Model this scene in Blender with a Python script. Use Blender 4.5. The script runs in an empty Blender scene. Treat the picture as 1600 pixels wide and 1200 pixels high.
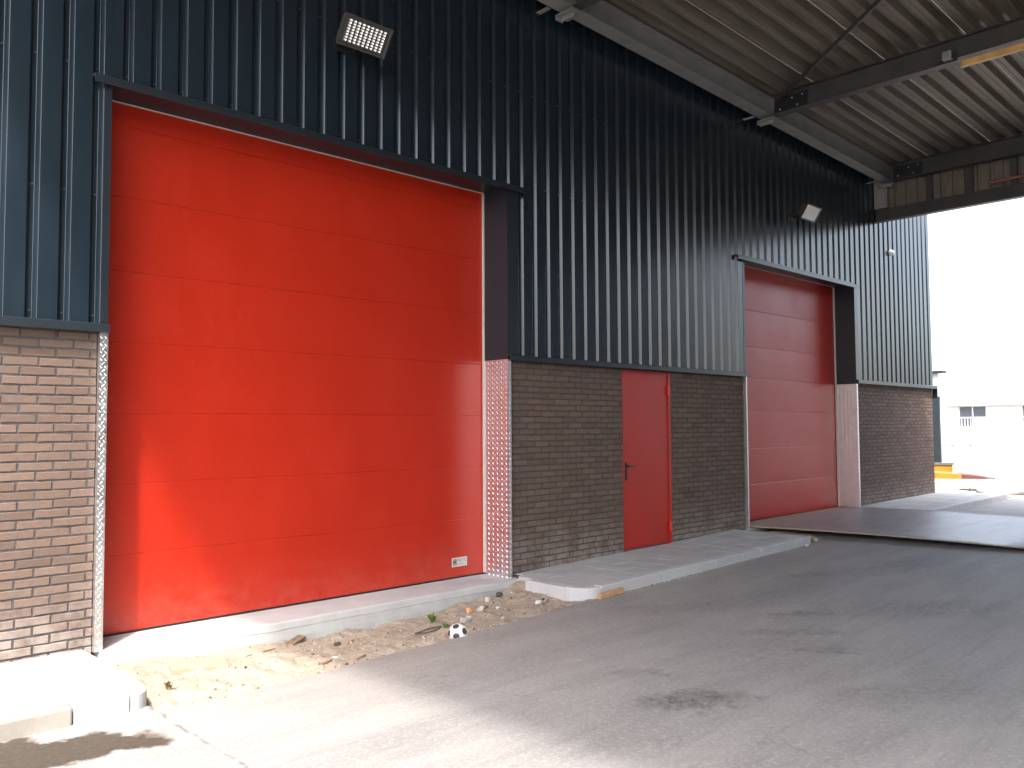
import bpy, bmesh, math, random
from mathutils import Vector, Matrix, noise
R = math.radians
random.seed(7)
sc = bpy.context.scene
C = sc.collection

# ------------------------------------------------------------------ camera
yaw, pitch, roll = 0.764231521, 0.050815945, -0.0055189642
f = Vector((math.sin(yaw)*math.cos(pitch), math.cos(yaw)*math.cos(pitch), math.sin(pitch)))
r0 = Vector((math.cos(yaw), -math.sin(yaw), 0)); u0 = r0.cross(f)
r = r0*math.cos(roll) + u0*math.sin(roll); u = u0*math.cos(roll) - r0*math.sin(roll)
cd = bpy.data.cameras.new('camera'); cam = bpy.data.objects.new('camera', cd); C.objects.link(cam)
cam.matrix_world = Matrix(((r.x, u.x, -f.x, -2.2735), (r.y, u.y, -f.y, -6.4902), (r.z, u.z, -f.z, 1.5619), (0, 0, 0, 1)))
cd.sensor_width = 36; cd.lens = 1319.14/1600*36; cd.clip_start = .05; cd.clip_end = 3000
sc.camera = cam

# ------------------------------------------------------------------ sky and sun
SUN = Vector((-1, -1.03, 2.12)).normalized()          # towards the sun
w = bpy.data.worlds.new('World'); sc.world = w; w.use_nodes = True
nt = w.node_tree; nt.nodes.clear()
sky = nt.nodes.new('ShaderNodeTexSky'); sky.sky_type = 'NISHITA'; sky.sun_disc = False
sky.sun_elevation = math.asin(SUN.z); sky.sun_rotation = math.atan2(SUN.x, SUN.y)
sky.air_density = 1.0; sky.dust_density = 4.0; sky.ozone_density = 1.0
bg = nt.nodes.new('ShaderNodeBackground'); bg.inputs[1].default_value = 0.15
wo = nt.nodes.new('ShaderNodeOutputWorld')
hs = nt.nodes.new('ShaderNodeHueSaturation'); hs.inputs['Saturation'].default_value = .6   # hazy white daylight
nt.links.new(sky.outputs[0], hs.inputs['Color']); nt.links.new(hs.outputs[0], bg.inputs[0]); nt.links.new(bg.outputs[0], wo.inputs[0])
sd = bpy.data.lights.new('sun', 'SUN'); sd.energy = 1.05; sd.angle = R(2.8); sd.color = (1, .95, .88)
so = bpy.data.objects.new('sun', sd); C.objects.link(so)
so.rotation_euler = (-SUN).to_track_quat('-Z', 'Y').to_euler()
sc.view_settings.view_transform = 'Standard'; sc.view_settings.look = 'None'
sc.view_settings.gamma = 1; sc.view_settings.use_curve_mapping = False
sc.view_settings.exposure = 2.72
sc.render.engine = 'CYCLES'
sc.cycles.max_bounces = 8; sc.cycles.diffuse_bounces = 5; sc.cycles.use_denoising = True

# ------------------------------------------------------------------ materials
class NT:
    def __init__(s, m): s.t = m.node_tree; s.t.nodes.clear()
    def n(s, typ, **k):
        q = s.t.nodes.new('ShaderNode'+typ)
        for a, v in k.items(): setattr(q, a, v)
        return q
    def l(s, a, b): s.t.links.new(a, b)
    def sock(s, v, inp):
        if isinstance(v, bpy.types.NodeSocket): s.l(v, inp)
        else: inp.default_value = v
    def noise(s, co, scale, detail=4, rough=.55, dist=0):
        q = s.n('TexNoise'); s.l(co, q.inputs['Vector']); q.inputs['Scale'].default_value = scale
        q.inputs['Detail'].default_value = detail; q.inputs['Roughness'].default_value = rough; q.inputs['Distortion'].default_value = dist
        return q.outputs['Fac']
    def math(s, op, a, b=0., c=0., clamp=False):
        q = s.n('Math', operation=op, use_clamp=clamp)
        for i, v in enumerate((a, b, c)): s.sock(v, q.inputs[i])
        return q.outputs[0]
    def ramp(s, v, a, b, lo=0., hi=1.):
        q = s.n('MapRange'); q.clamp = True; s.sock(v, q.inputs[0])
        for i, x in enumerate((a, b, lo, hi)): q.inputs[i+1].default_value = x
        return q.outputs[0]
    def mix(s, fac, a, b, mode='MIX'):
        q = s.n('Mix', data_type='RGBA', blend_type=mode)
        s.sock(fac, q.inputs[0])
        for v, i in ((a, 6), (b, 7)):
            if not isinstance(v, bpy.types.NodeSocket): v = (*v, 1) if len(v) == 3 else v
            s.sock(v, q.inputs[i])
        return q.outputs[2]
    def map(s, co, loc=(0, 0, 0), rot=(0, 0, 0), sca=(1, 1, 1)):
        q = s.n('Mapping'); s.l(co, q.inputs[0])
        q.inputs[1].default_value = loc; q.inputs[2].default_value = rot; q.inputs[3].default_value = sca
        return q.outputs[0]
    def bump(s, h, strength, dist=.01, nrm=None):
        q = s.n('Bump'); q.inputs['Strength'].default_value = strength; q.inputs['Distance'].default_value = dist
        s.l(h, q.inputs['Height'])
        if nrm: s.l(nrm, q.inputs['Normal'])
        return q.outputs[0]

def newmat(name):
    m = bpy.data.materials.new(name); m.use_nodes = True
    return m, NT(m)
def finish(k, col, rough, metal=0., nrm=None, spec=.5, coat=0., coat_r=.1):
    b = k.n('BsdfPrincipled'); o = k.n('OutputMaterial'); k.l(b.outputs[0], o.inputs[0])
    if not isinstance(col, bpy.types.NodeSocket): col = (*col, 1)
    k.sock(col, b.inputs['Base Color']); k.sock(rough, b.inputs['Roughness']); k.sock(metal, b.inputs['Metallic'])
    b.inputs['Specular IOR Level'].default_value = spec
    b.inputs['Coat Weight'].default_value = coat; b.inputs['Coat Roughness'].default_value = coat_r
    if nrm: k.l(nrm, b.inputs['Normal'])
    return b
def simple(name, col, rough=.6, metal=0., var=.15, vs=6., bump=0., bs=80., spec=.5, dirt=None, rvar=.0, coat=0.):
    """colour with mottling, optional dirt colour in noise patches, optional fine relief"""
    m, k = newmat(name); P = k.n('NewGeometry').outputs['Position']
    n1 = k.noise(P, vs, 6)
    hi = tuple(min(1, c*(1+var)) for c in col); lo = tuple(c*(1-var) for c in col)
    c = k.mix(k.ramp(n1, .3, .7), lo, hi)
    if dirt: c = k.mix(k.ramp(k.noise(P, vs*.6, 8, .7), .52, .75, 0, dirt[1]), c, dirt[0])
    rr = k.ramp(k.noise(P, vs*1.7, 5), .3, .7, rough-rvar, rough+rvar) if rvar else rough
    nr = k.bump(k.noise(P, bs, 3), bump) if bump else None
    finish(k, c, rr, metal, nr, spec, coat)
    return m

def mat_cladding():
    m, k = newmat('anthracite_coated_steel'); P = k.n('NewGeometry').outputs['Position']
    n = k.noise(k.map(P, sca=(1, 1, .25)), 5, 6, .65)
    c = k.mix(k.ramp(n, .3, .75), (.0098, .0165, .0228), (.0128, .0214, .0292))
    big = k.noise(k.map(P, sca=(1, 1, .12)), 2.2, 2)
    nr = k.bump(big, .06, .02)
    rnd = k.n('ObjectInfo').outputs['Random']
    c = k.mix(k.ramp(rnd, 0, 1, 0, .16), c, (.006, .010, .013))
    finish(k, c, k.ramp(n, .3, .7, .19, .27), 0, nr, .5)
    return m
def mat_red(name, col, dents, spec=.5):
    m, k = newmat(name); P = k.n('NewGeometry').outputs['Position']
    n = k.noise(k.map(P, sca=(1, 1, .5)), 2.5, 6, .6)
    c = k.mix(k.ramp(n, .3, .7), tuple(x*.94 for x in col), tuple(x*1.05 for x in col))
    st = k.bump(k.noise(P, 260, 2), .12, .002)
    nr = k.bump(k.noise(k.map(P, sca=(.6, 1, 1.6)), 1.6, 2), dents, .03, st)
    sp = k.n('SeparateXYZ'); k.l(P, sp.inputs[0])
    low = k.math('MULTIPLY', k.ramp(sp.outputs[2], -.02, .45, .12, 0), k.ramp(k.noise(P, 9, 8, .75), .38, .66))
    run = k.math('MULTIPLY', k.ramp(k.noise(k.map(P, sca=(1, 1, .04)), 16, 4, .6), .58, .75, 0, .025), 1.)
    c = k.mix(run, c, (.22, .12, .09))
    dust = k.math('ADD', k.ramp(k.noise(P, 30, 6, .7), .55, .8, 0, .08), low, clamp=True)
    c = k.mix(dust, c, (.5, .3, .24))
    finish(k, c, k.ramp(n, .3, .7, .30, .38), 0, nr, spec)
    return m
def mat_brick(name, island):
    m, k = newmat(name); P = k.n('NewGeometry').outputs['Position']
    rnd = k.n('NewGeometry').outputs['Random Per Island'] if island else k.n('ObjectInfo').outputs['Random']
    a = k.mix(rnd, (.126, .083, .062), (.164, .110, .085))
    h = k.math('FRACT', k.math('MULTIPLY', rnd, 7.31))
    a = k.mix(k.ramp(h, .7, 1, 0, .5), a, (.085, .060, .049))
    a = k.mix(k.ramp(h, 0, .18, .35, 0), a, (.17, .122, .092))
    n = k.noise(k.map(P, sca=(1, 1, 2.2)), 28, 8, .7)
    a = k.mix(k.ramp(n, .35, .7), k.mix(.35, a, (.06, .045, .038)), a)
    sp = k.ramp(k.noise(P, 150, 3, .6), .66, .76, 0, .45)
    a = k.mix(sp, a, (.30, .26, .22))
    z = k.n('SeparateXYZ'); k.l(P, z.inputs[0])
    low_pale = k.math('MULTIPLY', k.ramp(z.outputs[2], .05, .55, .62, 0), k.ramp(k.noise(P, 5, 6, .7), .35, .62))
    a = k.mix(low_pale, a, (.34, .30, .27))  # paler, greyer patches towards the foot of the wall
    nr = k.bump(k.noise(k.map(P, sca=(1, 1, 1.8)), 60, 6, .7), .55, .006)
    finish(k, a, .85, 0, nr, .25)
    return m
def mat_asphalt():
    m, k = newmat('worn_asphalt'); P = k.n('NewGeometry').outputs['Position']
    big = k.noise(P, .55, 6, .6, .4); mid = k.noise(k.map(P, rot=(0, 0, .35), sca=(.35, 1.6, 1)), 1.3, 7, .65); fine = k.noise(P, 140, 3, .6)
    c = k.mix(k.ramp(big, .3, .7), (.220, .210, .203), (.275, .263, .254))
    c = k.mix(k.ramp(mid, .45, .72, 0, .75), c, (.165, .160, .158))
    c = k.mix(k.ramp(mid, .25, .45, .5, 0), c, (.34, .32, .30))
    vo = k.n('TexVoronoi'); k.l(P, vo.inputs['Vector']); vo.inputs['Scale'].default_value = 90
    c = k.mix(k.ramp(vo.outputs['Distance'], 0, .28, .55, 0), c, k.mix(vo.outputs['Color'], (.36, .34, .32), (.17, .16, .16)))
    c = k.mix(k.ramp(fine, .55, .72, 0, .6), c, (.13, .12, .115))
    c = k.mix(k.ramp(k.noise(P, 38, 4, .7), .5, .70, 0, .42), c, (.42, .40, .38))
    c = k.mix(k.ramp(k.noise(k.map(P, loc=(5, 2, 0)), 60, 4, .7), .54, .70, 0, .5), c, (.12, .11, .11))
    stre = k.noise(k.map(P, rot=(0, 0, .62), sca=(.5, 6, 1)), 2.4, 8, .72)
    c = k.mix(k.ramp(stre, .52, .72, 0, .38), c, (.13, .126, .125))
    c = k.mix(k.ramp(stre, .28, .42, .22, 0), c, (.36, .345, .325))
    wp = k.n('VectorMath', operation='ADD'); k.l(P, wp.inputs[0]); nz = k.n('TexNoise'); k.l(P, nz.inputs['Vector']); nz.inputs['Scale'].default_value = 1.7; nz.inputs['Detail'].default_value = 6
    k.l(nz.outputs['Color'], wp.inputs[1])
    cv = k.n('TexVoronoi', feature='DISTANCE_TO_EDGE'); k.l(wp.outputs[0], cv.inputs['Vector']); cv.inputs['Scale'].default_value = .42
    crack = k.math('MULTIPLY', k.ramp(cv.outputs['Distance'], .0008, .0040, .32, 0), k.ramp(k.noise(k.map(P, loc=(9, 3, 0)), .8, 3), .5, .62))
    c = k.mix(crack, c, (.07, .066, .063))
    wob = k.noise(P, 3.2, 5, .6)
    w2 = k.n('VectorMath', operation='ADD'); k.l(P, w2.inputs[0])
    wv = k.n('CombineXYZ'); s1 = k.ramp(wob, 0, 1, -.35, .35); k.l(s1, wv.inputs[0]); k.l(k.ramp(k.noise(P, 4.1, 5), 0, 1, -.3, .3), wv.inputs[1]); k.l(wv.outputs[0], w2.inputs[1])
    Q = w2.outputs[0]
    def blob(x, y, rx, ry, rot):
        # ellipse mask at a place on the ground
        v = k.n('VectorMath', operation='SUBTRACT'); k.l(Q, v.inputs[0]); v.inputs[1].default_value = (x, y, 0)
        q = k.n('VectorRotate', rotation_type='Z_AXIS'); k.l(v.outputs[0], q.inputs[0]); q.inputs['Angle'].default_value = -rot
        s = k.n('SeparateXYZ'); k.l(q.outputs[0], s.inputs[0])
        return k.math('ADD', k.math('POWER', k.math('DIVIDE', s.outputs[0], rx), 2), k.math('POWER', k.math('DIVIDE', s.outputs[1], ry), 2))
    for x, y, rx, ry, rot, st in ((2.1, -3.48, .36, .17, -.5, 1.0), (2.37, -2.95, .16, .10, -.5, .45), (4.67, -2.82, .28, .12, -.6, .6), (6.2, -1.98, .35, .14, -.3, .4), (4.1, -3.1, .5, .1, -.7, .45),
                                  (4.2, -1.9, .6, .2, -.6, .35), (3.76, -3.47, .3, .12, -.6, .5), (7.5, -2.6, .9, .25, -.2, .4), (5.6, -3.6, .8, .3, -.5, .4), (9.5, -4.6, 1.4, .6, -.2, .35), (3.1, -4.3, .5, .2, -.5, .35)):
        e = blob(x, y, rx, ry, rot)
        fm = k.math('MULTIPLY', k.ramp(e, .2, 1.6, st*.85, 0), k.ramp(k.noise(P, 16, 8, .8), .38, .58))
        c = k.mix(fm, c, (.055, .05, .05))
    # wet oily patch in the sun by the kerb
    e = blob(-.92, -1.66, .50, .24, -.32)
    wet = k.ramp(e, .75, 1.15, 1, 0)
    c = k.mix(wet, c, k.mix(k.ramp(k.noise(P, 30, 6, .7), .3, .7), (.034, .028, .021), (.068, .056, .043)))
    # old cement-dusted strip against the pavement and sand, and the joint between two pours
    s = k.n('SeparateXYZ'); k.l(P, s.inputs[0])
    lx = k.math('ABSOLUTE', k.math('ADD', s.outputs[0], k.ramp(k.noise(P, 5, 6, .7), 0, 1, .25, .33)))
    joint = k.math('MULTIPLY', k.math('MULTIPLY', k.ramp(lx, .003, .014, .8, 0), k.ramp(k.noise(P, 9, 3), .45, .6, .15, 1)), k.ramp(s.outputs[1], -3.2, -2.4, .4, 1))
    c = k.mix(joint, c, (.06, .055, .05))
    dx = k.math('MULTIPLY', k.ramp(s.outputs[1], -2.6, -1.0, 0, .35), k.ramp(k.noise(P, 2.1, 7, .65), .35, .6))
    c = k.mix(k.math('MULTIPLY', dx, k.ramp(wet, 0, 1, 1, 0)), c, (.33, .29, .24))
    hgt = k.mix(.5, fine, vo.outputs['Distance'])
    nr = k.bump(hgt, .5, .006)
    finish(k, c, k.ramp(wet, 0, 1, .72, .6), 0, nr, .4)
    return m
def mat_sand(name='dry_builders_sand'):
    m, k = newmat(name); P = k.n('NewGeometry').outputs['Position']
    c = k.mix(k.ramp(k.noise(P, 3, 7, .65), .3, .7), (.29, .240, .185), (.40, .345, .275))
    c = k.mix(k.ramp(k.noise(P, 14, 6, .7), .58, .72, 0, .5), c, (.20, .155, .11))
    c = k.mix(k.ramp(k.noise(P, 210, 3, .6), .58, .7, 0, .65), c, (.16, .12, .09))
    nr = k.bump(k.noise(P, 25, 8, .7), .7, .02); nr = k.bump(k.noise(P, 220, 3), .5, .004, nr)
    finish(k, c, .95, 0, nr, .15)
    return m
def mat_concrete(name, lo, hi, stain=(.2, .19, .17), amt=.35, bs=120):
    m, k = newmat(name); P = k.n('NewGeometry').outputs['Position']
    c = k.mix(k.ramp(k.noise(P, 4, 8, .65), .3, .7), lo, hi)
    c = k.mix(k.ramp(k.noise(k.map(P, loc=(3, 1, 0)), 2.2, 8, .7), .5, .72, 0, amt), c, stain)
    rnd = k.n('ObjectInfo').outputs['Random']
    c = k.mix(k.ramp(rnd, 0, 1, 0, .22), c, tuple(x*.7 for x in lo))
    c = k.mix(k.ramp(k.noise(P, 160, 2), .6, .72, 0, .4), c, tuple(x*.6 for x in lo))
    nr = k.bump(k.noise(P, bs, 5, .65), .35, .005)
    finish(k, c, .85, 0, nr, .3)
    return m
def mat_plate():
    m, k = newmat('rusted_steel_plate'); P = k.n('NewGeometry').outputs['Position']
    s = k.n('SeparateXYZ'); tc = k.n('TexCoord'); k.l(tc.outputs['Generated'], s.inputs[0])
    ex = k.math('MULTIPLY', k.math('MINIMUM', s.outputs[0], k.math('SUBTRACT', 1., s.outputs[0])), 3.6)
    ey = k.math('MULTIPLY', k.math('MINIMUM', s.outputs[1], k.math('SUBTRACT', 1., s.outputs[1])), 3.9)
    edge = k.math('ADD', k.math('MINIMUM', ex, ey), k.ramp(k.noise(P, 5, 7, .7), .2, .8, -.22, .22))
    rust = k.ramp(edge, .06, .52, 1, 0)
    n = k.noise(k.map(P, sca=(.5, 2.2, 1)), 2.6, 7, .65)
    c = k.mix(k.ramp(n, .3, .7), (.19, .168, .165), (.30, .265, .255))
    c = k.mix(k.ramp(n, .55, .75, 0, .5), c, (.20, .15, .12))
    c = k.mix(k.math('MULTIPLY', rust, .9), c, k.mix(k.ramp(k.noise(P, 18, 7, .7), .3, .7), (.24, .155, .09), (.40, .29, .18)))
    nr = k.bump(k.noise(P, 50, 7, .7), .25, .004)
    finish(k, c, k.ramp(rust, 0, 1, .45, .85), k.ramp(rust, 0, 1, .35, 0), nr, .5)
    return m
def mat_deck():
    m, k = newmat('dusty_galvanised_deck'); P = k.n('NewGeometry').outputs['Position']
    n = k.noise(k.map(P, sca=(.25, 2.5, 1)), 3, 7, .65)
    c = k.mix(k.ramp(n, .3, .7), (.125, .106, .082), (.225, .197, .155))
    c = k.mix(k.ramp(k.noise(k.map(P, sca=(.6, 1, 1)), 9, 5, .7), .6, .75, 0, .35), c, (.05, .038, .03))
    finish(k, c, k.ramp(n, .3, .7, .42, .6), .2, None, .4)
    return m

M = {}
M['clad'] = mat_cladding()
M['trim'] = simple('anthracite_flashing', (.014, .019, .024), .32, 0, .08, 5)
M['red'] = mat_red('red_door_paint', (.40, .0185, .0055), .14)
M['red2'] = mat_red('red_door_paint_wavy', (.38, .0165, .010), .3, .33)
M['pedred'] = simple('red_steel_door_paint', (.36, .0185, .0085), .42, 0, .05, 3, .05, 220, .4)
M['hinge'] = simple('bright_red_hinge_paint', (.58, .026, .018), .35, 0, .05)
M['white_seal'] = simple('pale_door_guide', (.52, .47, .43), .5, 0, .06)
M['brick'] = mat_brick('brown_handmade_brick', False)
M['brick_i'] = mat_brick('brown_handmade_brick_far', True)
M['mortar'] = simple('grey_mortar', (.070, .064, .064), .95, 0, .2, 20, .5, 130, .2, ((.11, .10, .095), .4))
M['asphalt'] = mat_asphalt()
M['sand'] = mat_sand()
M['conc'] = mat_concrete('pale_new_concrete', (.36, .35, .34), (.44, .43, .415), amt=.25)
M['kerb'] = mat_concrete('pale_kerb_concrete', (.40, .40, .405), (.48, .48, .485), amt=.2)
M['oldkerb'] = mat_concrete('old_kerb_concrete', (.21, .19, .165), (.30, .275, .24), amt=.45, bs=70)
M['sill'] = mat_concrete('sill_concrete', (.40, .40, .40), (.50, .49, .48), (.3, .29, .28), .35)
M['footing'] = mat_concrete('footing_concrete', (.29, .29, .275), (.38, .38, .36), (.22, .21, .19), .5, 60)
M['alu'] = simple('bright_tread_aluminium', (.80, .80, .80), .36, 1., .06, 9, 0, 80, .5, ((.55, .52, .48), .3), .08)
M['deck'] = mat_deck()
M['steel'] = simple('grey_painted_steel', (.060, .058, .054), .5, .2, .18, 3, .1, 60, .5, ((.12, .09, .07), .35))
M['steel_l'] = simple('pale_galvanised_steel', (.27, .265, .25), .5, .3, .15, 4, .1, 60, .5, ((.2, .16, .12), .3))
M['black'] = simple('black_painted_steel', (.012, .013, .015), .5, 0, .2)
M['blackpl'] = simple('black_plastic', (.012, .012, .013), .4, 0, .1)
M['bolt'] = simple('zinc_bolt', (.62, .60, .57), .4, .6, .1)
M['screw'] = simple('slate_screw_cap', (.05, .055, .06), .35, .2, .1)
M['lampbody'] = simple('grey_lamp_housing', (.055, .047, .044), .5, 0, .08)
M['lampface'] = simple('grey_lamp_reflector_frame', (.05, .052, .045), .45, .1, .08)
M['cell'] = simple('mirror_reflector_cell', (.72, .71, .69), .28, 1., .03)
M['whiteface'] = simple('pale_lamp_diffuser', (.80, .77, .70), .45, 0, .05, 40)
M['white'] = simple('white_plastic', (.78, .78, .75), .45, 0, .05)
M['card'] = simple('pale_card', (.56, .53, .49), .5, 0, .05)
M['plate'] = mat_plate()
M['wood'] = simple('yellow_softwood', (.40, .24, .12), .75, 0, .25, 18, .3, 60)
M['oldwood'] = simple('weathered_wood', (.20, .13, .08), .85, 0, .3, 18, .4, 60)
M['stone'] = simple('grey_rubble', (.33, .31, .28), .9, 0, .3, 22, .6, 60)
M['palestone'] = simple('white_rubble', (.50, .48, .44), .9, 0, .15, 22, .5, 60)
M['brickbit'] = simple('orange_brick_fragment', (.48, .26, .13), .9, 0, .25, 22, .5, 60)
M['sandstone'] = simple('sandy_pebble', (.30, .23, .16), .9, 0, .3, 22, .4, 60)
M['darkstone'] = simple('dark_stone', (.07, .06, .055), .85, 0, .3, 22, .5, 60)
M['reddish'] = simple('reddish_slab', (.40, .26, .19), .9, 0, .22, 9, .4, 60, .2, ((.42, .34, .25), .6))
M['ballw'] = simple('white_ball_leather', (.54, .52, .48), .5, 0, .06, 20, 0, 80, .4, ((.5, .42, .33), .35))
M['ballb'] = simple('black_ball_patch', (.025, .025, .028), .5, 0, .2)
M['leaf'] = simple('weed_green', (.10, .17, .035), .6, 0, .35, 30)
M['dryleaf'] = simple('dry_weed', (.20, .15, .06), .8, 0, .3, 30)
M['yellow'] = simple('yellow_machine_paint', (.24, .135, .006), .45, 0, .12, 4, 0, 60, .5, ((.35, .22, .05), .4))
M['redox'] = simple('red_oxide_paint', (.10, .024, .016), .6, 0, .2, 5)
M['dgrey'] = simple('dark_grey_steel', (.11, .10, .095), .55, .2, .2)
M['render'] = simple('white_render', (.62, .61, .60), .9, 0, .05, 1)
M['roofw'] = simple('cream_roof_edge', (.46, .41, .33), .8, 0, .08, 1)
M['glass'] = simple('dusky_window_glass', (.09, .10, .12), .12, 0, .2, 1.5)
M['blind'] = simple('pale_blind', (.62, .58, .55), .7, 0, .08, 3)
M['teal'] = simple('dark_green_boarding', (.004, .012, .014), .6, 0, .2, 2)
M['orange'] = simple('faded_orange_plastic', (.75, .30, .14), .6, 0, .2, 10)
M['ytube'] = simple('yellowed_lamp_cover', (.56, .33, .10), .45, 0, .2, 6)
M['brownpipe'] = simple('red_brown_pipe', (.26, .10, .07), .6, 0, .15)
M['yard'] = simple('dusty_yard', (.38, .34, .29), .95, 0, .18, 1.2, .4, 30)

# ------------------------------------------------------------------ mesh helpers
class MB:
    def __init__(s): s.v = []; s.f = []; s.mi = []
    def quad(s, pts, mi=0):
        i = len(s.v); s.v += [tuple(p) for p in pts]; s.f.append(tuple(range(i, i+len(pts)))); s.mi.append(mi); return s
    def box(s, x0, y0, z0, x1, y1, z1, mi=0, T=None):
        P = [(x0, y0, z0), (x1, y0, z0), (x1, y1, z0), (x0, y1, z0), (x0, y0, z1), (x1, y0, z1), (x1, y1, z1), (x0, y1, z1)]
        if T: P = [tuple(T @ Vector(p)) for p in P]
        i = len(s.v); s.v += P
        for q in ((0, 3, 2, 1), (4, 5, 6, 7), (0, 1, 5, 4), (1, 2, 6, 5), (2, 3, 7, 6), (3, 0, 4, 7)):
            s.f.append(tuple(i+j for j in q)); s.mi.append(mi)
        return s
    def bbox(s, x0, y0, z0, x1, y1, z1, b, mi=0):
        """box with bevelled edges"""
        bm = bmesh.new(); bmesh.ops.create_cube(bm, size=1)
        for v in bm.verts:
            v.co = ((x0+x1)/2+v.co.x*(x1-x0), (y0+y1)/2+v.co.y*(y1-y0), (z0+z1)/2+v.co.z*(z1-z0))
        bmesh.ops.bevel(bm, geom=list(bm.edges), offset=b, segments=2, affect='EDGES', profile=.6)
        i = len(s.v); bm.verts.index_update()
        s.v += [tuple(v.co) for v in bm.verts]
        for q in bm.faces: s.f.append(tuple(i+v.index for v in q.verts)); s.mi.append(mi)
        bm.free(); return s
    def prism(s, prof, a, b, axis, mi=0, cap=True):
        """closed profile (list of 2-D points) swept along one axis from a to b"""
        def mk(p, t): return {'x': (t, p[0], p[1]), 'y': (p[0], t, p[1]), 'z': (p[0], p[1], t)}[axis]
        i = len(s.v); n = len(prof)
        s.v += [mk(p, a) for p in prof] + [mk(p, b) for p in prof]
        for j in range(n):
            k = (j+1) % n; s.f.append((i+j, i+k, i+n+k, i+n+j)); s.mi.append(mi)
        if cap:
            s.f.append(tuple(i+j for j in range(n))); s.f.append(tuple(i+n+j for j in reversed(range(n)))); s.mi += [mi, mi]
        return s
    def cyl(s, p, q, rad, n=10, mi=0, rad2=None):
        p, q = Vector(p), Vector(q); d = (q-p).normalized(); rad2 = rad if rad2 is None else rad2
        a = d.orthogonal().normalized(); b = d.cross(a); i = len(s.v)
        for c, rr in ((p, rad), (q, rad2)):
            for j in range(n):
                t = 2*math.pi*j/n; s.v.append(tuple(c+(a*math.cos(t)+b*math.sin(t))*rr))
        for j in range(n):
            k = (j+1) % n; s.f.append((i+j, i+k, i+n+k, i+n+j)); s.mi.append(mi)
        s.f.append(tuple(i+j for j in reversed(range(n)))); s.f.append(tuple(i+n+j for j in range(n))); s.mi += [mi, mi]
        return s
    def mesh(s, name, mats):
        me = bpy.data.meshes.new(name); me.from_pydata(s.v, [], s.f)
        for m in (mats if isinstance(mats, (list, tuple)) else [mats]): me.materials.append(M[m])
        for p, mi in zip(me.polygons, s.mi): p.material_index = mi
        bm = bmesh.new(); bm.from_mesh(me); bmesh.ops.recalc_face_normals(bm, faces=bm.faces); bm.to_mesh(me); bm.free()
        return me
    def build(s, name, mats, parent=None, loc=None, smooth=False):
        me = s.mesh(name, mats)
        if smooth:
            for p in me.polygons: p.use_smooth = True
        return link(name, me, parent, loc)
def link(name, me, parent=None, loc=None):
    o = bpy.data.objects.new(name, me); C.objects.link(o)
    if parent: o.parent = parent
    if loc: o.location = loc
    return o
def tag(o, label=None, cat=None, group=None, kind=None):
    for k, v in (('label', label), ('category', cat), ('group', group), ('kind', kind)):
        if v: o[k] = v
    return o
def empty(name, loc=(0, 0, 0), rz=0, parent=None):
    o = bpy.data.objects.new(name, None); C.objects.link(o); o.location = loc; o.rotation_euler = (0, 0, rz); o.empty_display_size = .2
    if parent: o.parent = parent
    return o
def lerp_tab(tab, x):
    if x <= tab[0][0]: return tab[0][1]
    for (a, va), (b, vb) in zip(tab, tab[1:]):
        if x <= b: return va+(vb-va)*(x-a)/(b-a)
    return tab[-1][1]
ASP = [(-1e3, -.1), (1, -.1), (4, -.095), (6, -.05), (8.3, .0), (10, .03), (13, .06), (16, .09), (20, .12), (60, .15), (1e3, .15)]
PAV = [(-1e3, 0), (0, 0), (4, .005), (5.9, .04), (6.8, .055), (8.5, .10), (12, .135), (14, .165), (17, .19), (1e3, .19)]
asp = lambda x: lerp_tab(ASP, x)
pav = lambda x: lerp_tab(PAV, x)

# ------------------------------------------------------------------ ground
EDGE = [(-.3, -1.20), (-.23, -1.32), (-.1, -1.37), (.11, -1.41), (.57, -1.37), (.98, -1.36), (1.44, -1.29), (1.79, -1.31), (2.23, -1.26), (2.73, -1.22), (3.2, -1.17), (3.8, -1.09), (3.96, -1.02)]
def asp_edge(x):
    if x < -.3: return -1.15
    if x < 3.96: return lerp_tab(EDGE, x) + .03*noise.noise((x*3.1, 0, 0)) + .014*noise.noise((x*11, 4, 0))
    if x < 8.25: return -.95
    if x < 12.4: return -.25
    if x < 16.31: return -.95
    return 160
xs = [-120, -60, -30, -15, -8, -4, -2, -1, -.31] + [-.3+i*.035 for i in range(123)] + [4.02, 5, 6, 7, 8.24, 8.26, 9, 10, 11, 12.39, 12.41, 13, 14, 15, 16.3, 16.32, 18, 20, 25, 30, 40, 60, 90, 150, 250]
xs = sorted(set(round(x, 4) for x in xs))
g = MB(); NR = 14
for i, x in enumerate(xs):
    e = asp_edge(x)
    for j in range(NR):
        if j == 0: g.v.append((x, e+.012, asp(x)-.09))
        elif j == 1: g.v.append((x, e, asp(x)-.012))
        else:
            t = (j-2)/(NR-3); y = e-.02 + (-140-e)*t**3
            g.v.append((x, y, asp(x)))
for i in range(len(xs)-1):
    for j in range(NR-1):
        g.f.append((i*NR+j, i*NR+j+1, (i+1)*NR+j+1, (i+1)*NR+j)); g.mi.append(0)
tag(g.build('asphalt', 'asphalt'), kind='structure')
b = MB(); b.quad([(-900, -900, -.3), (900, -900, -.3), (900, 900, -.3), (-900, 900, -.3)])
tag(b.build('ground', 'yard'), kind='structure')

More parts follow.
